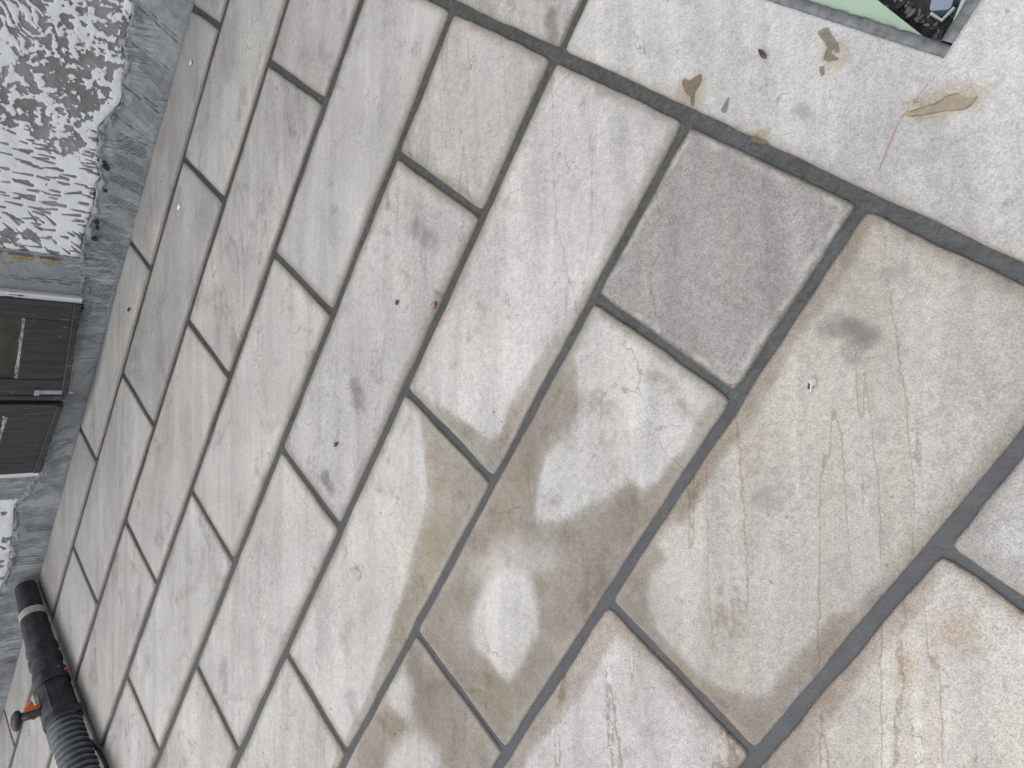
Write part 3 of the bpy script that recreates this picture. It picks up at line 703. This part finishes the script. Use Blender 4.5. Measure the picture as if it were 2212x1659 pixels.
# ------------------------------------------------------------------ valve box in the border slab
box = empty('valve_box', ((HOLE[0] + HOLE[1]) / 2, (HOLE[2] + HOLE[3]) / 2, -.02))
tag(box, 'green plastic valve box sunk in a mortared square opening of the border slab', 'valve box')
def bxp(o): o.parent = box; o.location = o.location - box.location; return o
hx0, hx1, hy0, hy1 = HOLE
def strip(pa, pb, wd, inward):
    n = 40; V = []; F = []
    a = np.array(pa); b = np.array(pb); iw = np.array(inward)
    for i in range(n + 1):
        t = i / n; q = a + (b - a) * t
        for k, (o_, z) in enumerate([(-.001, -.020), (-.001, -.0015), (.004, .0005), (.011, -.0005), (wd, -.004), (wd + .001, -.022)]):
            jt = (fbm(q[0] * 70 + k * 3, q[1] * 70, 3) - .5)
            p_ = q + iw * (o_ + (float(jt) * .004 if k > 3 else 0)); V.append((p_[0], p_[1], z + float(jt) * .0016))
    for i in range(n):
        for k in range(5): F.append((i * 6 + k, i * 6 + k + 1, (i + 1) * 6 + k + 1, (i + 1) * 6 + k))
    return bxp(mesh_obj('mortar_fillet', V, F, M['plug'], None, True))
strip((hx0, hy0), (hx0, hy1), .0165, (1, 0)); strip((hx0 + .0175, hy0), (hx1, hy0), .0165, (0, 1)); strip((hx1, hy0 + .0175), (hx1, hy1), .0165, (-1, 0)); strip((hx0 + .0175, hy1), (hx1 - .0175, hy1), .0165, (0, -1))
def plate(name, P, z0, z1, mat):
    k = len(P); V = [(a, b, z1) for a, b in P] + [(a, b, z0) for a, b in P]
    return bxp(mesh_obj(name, V, [tuple(range(k)), tuple(range(2 * k - 1, k - 1, -1))] + [(q, k + q, k + (q + 1) % k, (q + 1) % k) for q in range(k)], mat, None))
plate('lid_flange', [(.2505, .424), (.318, .652), (.2505, .652)], -.016, -.010, M['green'])
plate('lid_flange', [(.270, .4055), (.502, .4055), (.502, .418), (.310, .4145)], -.016, -.010, M['green'])
w = MB(); w.box(hx0 + .001, hx0 + .007, hy0 + .001, hy1 - .001, -.14, -.0225); w.box(hx1 - .007, hx1 - .001, hy0 + .001, hy1 - .001, -.14, -.0225); w.box(hx0 + .0075, hx1 - .0075, hy0 + .001, hy0 + .007, -.14, -.0225); w.box(hx0 + .0075, hx1 - .0075, hy1 - .007, hy1 - .001, -.14, -.0225)
bxp(w.build('box_wall', M['green']))
xs = np.linspace(hx0 + .007, hx1 - .007, 50); ys = np.linspace(hy0 + .007, hy1 - .007, 50); X, Y = np.meshgrid(xs, ys)
bxp(mesh_obj('soil', np.column_stack([X.ravel(), Y.ravel(), (-.055 + (fbm(X * 60, Y * 60, 4) - .5) * .03).ravel()]), frame_faces(50, 50), M['soil'], None, True))
def pebble(x, y, z, s, mat, name, parent=None, flat=.6, sub=2):
    import bmesh
    bm = bmesh.new(); bmesh.ops.create_icosphere(bm, subdivisions=sub, radius=s)
    an = random.uniform(0, math.pi); ca_, sa_ = math.cos(an), math.sin(an)
    for v in bm.verts: v.co = Vector((v.co.x * random.uniform(.88, 1.12) * 1.25, v.co.y * random.uniform(.88, 1.12) * .85, v.co.z * flat * random.uniform(.85, 1.15)))
    if sub == 1:
        for v in bm.verts: v.co = Vector((v.co.x * 1.5 * ca_ - v.co.y * sa_, v.co.x * 1.5 * sa_ + v.co.y * ca_, v.co.z))
    V = [tuple(v.co + Vector((x, y, z))) for v in bm.verts]; bm.verts.index_update(); F = [[v.index for v in f.verts] for f in bm.faces]; bm.free()
    return mesh_obj(name, V, F, mat, parent)
for q in range(70):
    t = random.uniform(0, 1); x = .262 + .075 * t + random.uniform(-.006, .006); y = .418 + .2 * t + random.uniform(-.012, .004)
    bxp(pebble(x, y, -.040 + random.uniform(-.004, .006), random.uniform(.0018, .0052), M['rubble'] if random.random() < .6 else M['soil'], 'rubble_stone', None, .55, 1))
# small lamp body with its clip, seen in the pit
lx, ly = .300, .440
V = []; kk = 20
for q in range(kk):
    a = 2 * math.pi * q / kk; c_, s_ = math.cos(a), math.sin(a); e = .35
    V.append((math.copysign(abs(c_) ** e, c_) * .0125, math.copysign(abs(s_) ** e, s_) * .0125))
ca, sa = math.cos(.35), math.sin(.35)
P = [(lx + a * ca - b * sa, ly + a * sa + b * ca) for a, b in V]
plate('lamp_lens', P, -.045, -.026, M['lens'])
cl = MB(); cl.tube([(lx - .017, ly + .004, -.028), (lx - .021, ly - .013, -.028), (lx - .004, ly - .018, -.028)], .0022, 6)
bxp(cl.build('clip', M['steel']))

# ------------------------------------------------------------------ leaf blower tube lying against the wall
BX = -2.606
blower = empty('leaf_blower', (BX, 1.9, 0))
tag(blower, 'dusty black leaf blower tube with ribbed hose and orange trigger lying against the wall', 'leaf blower')
def blp(o): o.parent = blower; o.location = o.location - blower.location; return o
def axis(y):   # centre of the tube at a given y
    t = (2.44 - y) / 1.0
    return Vector((BX + .004 * math.sin(y * 9), y, .046 + .008 * min(max(t * 5, 0), 1) + .028 * min(max(t, 0), .75)))
def lathe(name, prof, mat, n=40, ribs=None, cap=True):
    V = []; F = []
    for i, (y, rr) in enumerate(prof):
        c = axis(y)
        for k in range(n):
            a = 2 * math.pi * k / n
            q = rr * .965 * (1 + (ribs(y, a) if ribs else 0))
            V.append((c.x + math.cos(a) * q, y, c.z + math.sin(a) * q))
    for i in range(len(prof) - 1):
        for k in range(n): F.append((i * n + k, i * n + (k + 1) % n, (i + 1) * n + (k + 1) % n, (i + 1) * n + k))
    if cap:
        F.append(tuple(range(n))); F.append(tuple((len(prof) - 1) * n + k for k in reversed(range(n))))
    o = mesh_obj(name, V, F, mat, None, True)
    md = o.modifiers.new('edges', 'EDGE_SPLIT'); md.split_angle = R(50)
    return blp(o)
lathe('nozzle', [(2.40, .030), (2.425, .034), (2.432, .037), (2.43, .0405), (2.40, .0415), (2.34, .0435), (2.262, .046)], M['rubber'])
lathe('tape_band', [(2.285, .0462), (2.284, .0492), (2.270, .0497), (2.252, .0503), (2.251, .0478)], M['tape'], 18, lambda y, a: .018 * math.sin(a * 5 + y * 90))
lathe('tube', [(2.262, .0478), (2.24, .0485), (2.17, .0500), (2.115, .0515), (2.108, .0555), (2.090, .0565), (2.082, .0520), (2.062, .0525), (2.055, .0580), (2.030, .0585), (2.024, .0530), (1.992, .0540), (1.985, .0590), (1.960, .0595), (1.95, .0545)], M['rubber'])
lathe('swivel_collar', [(1.951, .0545), (1.950, .0605), (1.928, .0615), (1.925, .058)], M['rubber'], 40, lambda y, a: .03 * (math.sin(a * 3) > .75))
def ribs(y, a): return .045 * max(0, math.cos(a * 9)) ** 6
lathe('ribbed_sleeve', [(1.926, .0545), (1.92, .0565), (1.86, .0575), (1.795, .0590), (1.79, .056)], M['rubber'], 108, ribs)
lathe('hose_cuff', [(1.792, .058), (1.790, .0645), (1.768, .0655), (1.765, .062)], M['rubber'])
# corrugated hose continues past the picture and turns towards the engine
pts = []; rad = []; rdg = []
y = 1.766; k = 0; pitch = .0236
while y > 1.02:
    ph = (k % 8) / 8.0
    c = axis(y); bend = max(0, 1.35 - y); c.x -= bend * bend * 1.6; c.z += bend * bend * .25
    pts.append(tuple(c)); rdg.append((.5 + .5 * math.cos(2 * math.pi * ph)) ** 1.5); rad.append(.0455 + .0118 * (.5 + .5 * math.cos(2 * math.pi * ph)) ** .7)
    y -= pitch / 8; k += 1
hz = MB(); hz.tube(pts, rad, 36); blp(mesh_obj('corrugated_hose', hz.v, hz.f, M['hose'], None, True, dict(ridge=np.repeat(rdg, 36))))
lug = MB(); c = axis(1.79); lug.box(c.x + .034, c.x + .062, 1.760, 1.786, c.z - .050, c.z - .026, .004); blp(lug.build('clamp_lug', M['rubber']))
rb = MB(); c = axis(1.945); rb.box(c.x + .036, c.x + .052, 1.948, 1.960, c.z - .046, c.z - .034, .003); blp(rb.build('release_button', M['orange']))
# grip with trigger
D = Vector((-.83, -.556, 0)).normalized(); N = Vector((.556, -.83, 0)).normalized()
g0 = Vector((BX - .008, 1.842, .124)); g1 = Vector((BX - .034, 1.852, .184))
gm = MB(); gm.tube([tuple(g0 + Vector((0, 0, -.02))), tuple(g0), tuple((g0 + g1) / 2), tuple(g1)], [.021, .0185, .0160, .0165], 16); grip = blp(gm.build('grip', M['rubber'], None, True))
# knob: an egg lying across the top of the grip
V = []; F = []; nu, nv = 18, 12
for i in range(nv + 1):
    th = math.pi * i / nv
    for k in range(nu):
        a = 2 * math.pi * k / nu
        l = -math.cos(th) * .036; rr = math.sin(th) ** .8
        p_ = g1 + D * (l + .006) + N * (math.cos(a) * rr * .019) + Vector((0, 0, .008 + math.sin(a) * rr * .019 * (1.0 if math.sin(a) > 0 else .8)))
        V.append(tuple(p_))
for i in range(nv):
    for k in range(nu): F.append((i * nu + k, i * nu + (k + 1) % nu, (i + 1) * nu + (k + 1) % nu, (i + 1) * nu + k))
kn = mesh_obj('knob', V, F, M['rubber'], None, True); kn.parent = grip; kn.location = -Vector(grip.location) - blower.location
def prism(name, P, t, mat):
    """P: outline in (along -D, up) from the grip axis; extruded across N"""
    V = []; 
    for sgn in (-1, 1):
        for a, b in P: V.append(tuple(g0 - D * a + N * (sgn * t) + (g1 - g0) * 0 + Vector((0, 0, b - .118))))
    k = len(P); F = [tuple(range(k)), tuple(range(2 * k - 1, k - 1, -1))] + [(q, k + q, k + (q + 1) % k, (q + 1) % k) for q in range(k)]
    o = mesh_obj(name, V, F, mat, None); o.parent = grip; o.location = -Vector(grip.location) - blower.location; return o
prism('trigger', [(.012, .124), (.020, .126), (.020, .140), (.040, .146), (.044, .152), (.022, .170), (.012, .172)], .0075, M['orange'])
prism('trigger', [(-.024, .136), (-.017, .134), (-.017, .152), (-.022, .150)], .006, M['orange'])
mk = MB()
for q, (a, b) in enumerate([(-.012, .004), (-.002, .005), (.008, .004)]):
    p_ = g1 + D * (a + .008) + Vector((0, 0, .0268)); 
    mk.add([tuple(p_ + D * s1_ * .0035 + N * s2_ * .006 + Vector((0, 0, .0008))) for s1_, s2_ in ((-1, -1), (1, -1), (1, .6), (-1, 1))], [(0, 1, 2, 3)])
mo = mk.build('lettering', M['orange']); mo.parent = grip; mo.location = -Vector(grip.location) - blower.location
# throttle cable
cp = [(-2.72, 1.80, .02), (-2.69, 1.745, .008), (-2.655, 1.689, .0075), (-2.615, 1.640, .0075), (-2.590, 1.594, .0075), (-2.578, 1.545, .0075), (-2.585, 1.47, .0075), (-2.62, 1.40, .0075), (-2.68, 1.33, .0075)]
sm = []
for i in range(len(cp) - 1):
    p0, p1, p2, p3 = [Vector(cp[max(0, min(len(cp) - 1, i + d))]) for d in (-1, 0, 1, 2)]
    for q in range(6):
        t = q / 6; sm.append(tuple(.5 * ((2 * p1) + (p2 - p0) * t + (2 * p0 - 5 * p1 + 4 * p2 - p3) * t * t + (3 * p1 - p0 - 3 * p2 + p3) * t ** 3)))
cb = MB(); cb.tube(sm, .0062, 10); blp(cb.build('throttle_cable', M['rubber'], None, True))

# ------------------------------------------------------------------ small things and marks on the paving
def mark_mat(name, c, alpha=.8, rough=.5, scale=60, feather=False):
    t = NT(name); n = t.noise(scale, 4, .6)
    k = t.mapr(n, .3, .7, .8, 1.2, False)
    if feather: t.l(t.math('MULTIPLY', t.mapr(t.math('ADD', t.attr('body'), t.math('MULTIPLY_ADD', n, 1.2, -.6)), .15, .8), alpha), t.b.inputs['Alpha'])
    else: t.b.inputs['Alpha'].default_value = alpha
    return t.fin(t.mix(1.0, c, t.grey(k), 'MULTIPLY'), rough, t.bump(n, .2, .0006), .5)
RES = mark_mat('brown_residue', (.16, .125, .07), .68, .5, 90, True)
RES2 = mark_mat('grey_residue', (.17, .152, .11), .66, .6, 90, True)
LEAF = mark_mat('pale_leaf', (.31, .265, .18), .62, .6, 90, True)
VEIN = mark_mat('leaf_rim', (.15, .115, .08), .6, .6)
CHALK = mark_mat('red_crayon', (.42, .15, .13), .42, .9, 400)
border = [o for o in terrace.children if abs(o.location.x - (XB + GB / 2 + .93) / 2) < .01 and o.location.y < .5][0]
def residue(name, px, mat, z=.0012, parent=border):
    P = [fl(*p) for p in px]
    # smooth + roughen the outline
    Q = []
    n = len(P)
    for i in range(n):
        p0, p1, p2, p3 = [np.array(P[(i + d) % n]) for d in (-1, 0, 1, 2)]
        for q in range(4):
            t = q / 4; c = .5 * ((2 * p1) + (p2 - p0) * t + (2 * p0 - 5 * p1 + 4 * p2 - p3) * t * t + (3 * p1 - p0 - 3 * p2 + p3) * t ** 3)
            Q.append(c + (rng.rand(2) - .5) * .0008)
    Q = np.array(Q); k = len(Q)
    area = sum(Q[i][0] * Q[(i + 1) % k][1] - Q[(i + 1) % k][0] * Q[i][1] for i in range(k))
    tg = np.roll(Q, -2, 0) - np.roll(Q, 2, 0); tg /= np.linalg.norm(tg, axis=1)[:, None] + 1e-9
    inn = np.column_stack([-tg[:, 1], tg[:, 0]]) * (1 if area > 0 else -1)
    I = Q + inn * .0016; O = Q - inn * .0016
    lx, ly = parent.location.x, parent.location.y
    V = [(a - lx, b - ly, z) for a, b in O] + [(a - lx, b - ly, z) for a, b in I]
    import mathutils
    tri = mathutils.geometry.tessellate_polygon([[Vector((a, b, 0)) for a, b in I]])
    F = [tuple(k + j for j in f) for f in tri] + [(q, (q + 1) % k, k + (q + 1) % k, k + q) for q in range(k)]
    return mesh_obj(name, V, F, mat, parent, False, dict(body=[0.0] * k + [1.0] * k))
residue('leaf_residue', [(1474, 178), (1481, 170), (1490, 174), (1513, 160), (1517, 172), (1512, 186), (1504, 199), (1501, 210), (1500, 222), (1496, 231), (1493, 224), (1491, 210), (1482, 201), (1477, 190)], RES)
residue('leaf_residue', [(1767, 72), (1777, 64), (1789, 60), (1793, 68), (1800, 82), (1811, 94), (1813, 112), (1806, 114), (1801, 108), (1797, 116), (1811, 126), (1806, 131), (1790, 134), (1779, 128), (1781, 116), (1786, 104), (1781, 92)], RES2)
residue('leaf_residue', [(1770, 146), (1779, 144), (1782, 153), (1780, 163), (1774, 165), (1771, 156)], RES2)
residue('leaf_residue', [(1622, 299), (1634, 292), (1636, 299), (1650, 302), (1656, 306), (1655, 313), (1640, 309), (1628, 305)], RES)
residue('leaf_residue', [(1559, 235), (1572, 213), (1575, 215), (1570, 240), (1562, 244)], RES2)
residue('leaf_print', [(1956, 249), (1968, 241), (2000, 230), (2030, 219), (2052, 206), (2068, 203), (2078, 208), (2098, 212), (2112, 208), (2106, 218), (2092, 234), (2070, 239), (2040, 240), (2005, 247), (1968, 252)], LEAF)
def line_mark(name, px, wd, mat, z=.0017):
    P = [np.array(fl(*p)) for p in px]; V = []; F = []
    for i, p_ in enumerate(P):
        t = P[min(i + 1, len(P) - 1)] - P[max(i - 1, 0)]; t = t / np.linalg.norm(t); nrm = np.array([-t[1], t[0]])
        w_ = wd * (.6 + .8 * rng.rand())
        for s_ in (-1, 1):
            q = p_ + nrm * w_ * s_; V.append((q[0] - border.location.x, q[1] - border.location.y, z))
    for i in range(len(P) - 1): F.append((2 * i, 2 * i + 1, 2 * i + 3, 2 * i + 2))
    return mesh_obj(name, V, F, mat, border)
line_mark('leaf_rim', [(1966, 242), (1985, 236), (2003, 229), (2018, 226), (2032, 218), (2045, 209), (2060, 204), (2072, 203)], .0007, VEIN)
line_mark('leaf_rim', [(1968, 252), (1995, 249), (2020, 244), (2045, 240), (2068, 239), (2085, 236), (2098, 226), (2112, 210)], .0006, VEIN)
line_mark('crayon_line', [(1956, 247) if False else (1962, 238), (1951, 250), (1940, 269), (1931, 290), (1922, 312), (1912, 335), (1906, 352), (1899, 369)], .0009, CHALK)
line_mark('crayon_line', [(2012, 172), (2000, 188), (1985, 207), (1972, 225)], .0004, CHALK)

def scatter(name, px, s, mat, label, cat, flat=.5, group=None):
    x, y = fl(*px); o = pebble(0, 0, s * flat * .8 + .002, s, mat, name, None, flat); o.location = (x, y, 0)
    return tag(o, label, cat, group)
# seed husk
x, y = fl(1650, 120)
V = []; F = []
for i in range(9):
    t = -1 + i / 4; rr = (1 - t * t) ** .7 * .0030
    for k in range(8):
        a = 2 * math.pi * k / 8; V.append((t * .0105, math.cos(a) * rr * 1.1, .006 + math.sin(a) * rr * .8))
for i in range(8):
    for k in range(8): F.append((i * 8 + k, i * 8 + (k + 1) % 8, (i + 1) * 8 + (k + 1) % 8, (i + 1) * 8 + k))
tag(mesh_obj('seed_husk', V, F, M['seed'], None, True, None, (x, y, 0), R(65)), 'small dark pointed seed husk on the pale border slab', 'seed')
# curled scrap of film
x, y = fl(1755, 828)
px_ = [(1751, 816), (1758, 814), (1764, 820), (1764, 829), (1758, 836), (1753, 846)]
P = [np.array(fl(*q)) - (x, y) for q in px_]; V = []; F = []
for i, q in enumerate(P):
    hgt = [.004, .010, .012, .011, .008, .004][i]
    V += [(q[0], q[1], .003), (q[0] * .7, q[1] * .9, .003 + hgt * .6), (q[0] * .45 - .001, q[1] * .85, .003 + hgt)]
for i in range(len(P) - 1):
    for k in range(2): F.append((i * 3 + k, i * 3 + k + 1, i * 3 + 4 + k, i * 3 + 3 + k))
sc_ = mesh_obj('film_scrap', V, F, M['film'], None, False, None, (x, y, 0)); md = sc_.modifiers.new('thick', 'SOLIDIFY'); md.thickness = .0012
tag(sc_, 'curled scrap of white film lying in the middle of the widest near slab', 'scrap')
ch = pebble(-.003, -.001, .004, .0045, M['seed'], 'film_fleck', sc_, .5)
scatter('white_crumb', (415, 137), .0062, M['film'], 'white crumb on the first slab by the wall at the top', 'crumb', .5)
scatter('white_crumb', (390, 448), .0085, M['film'], 'larger white crumb on the second row slab beside the wall', 'crumb', .5)
scatter('dark_pellet', (281, 669), .006, M['seed'], 'dark pellet on the slab in front of the door', 'pellet', .6)
scatter('stone_chip', (940, 661), .0075, M['chip'], 'pinkish stone chip touching the mortar joint beside a grey smudge', 'stone chip', .6)
scatter('brown_pellet', (860, 654), .005, M['seed'], 'tiny brown pellet left of the pinkish stone chip', 'pellet', .6)
scatter('brown_pellet', (728, 960), .005, M['seed'], 'brown pellet below the dark smudge on a middle row slab', 'pellet', .6)

# ------------------------------------------------------------------ real size
for o in list(col.objects):
    if o.parent is None and o.type in {'MESH', 'EMPTY'}:
        o.location = o.location * S; o.scale = (S, S, S)
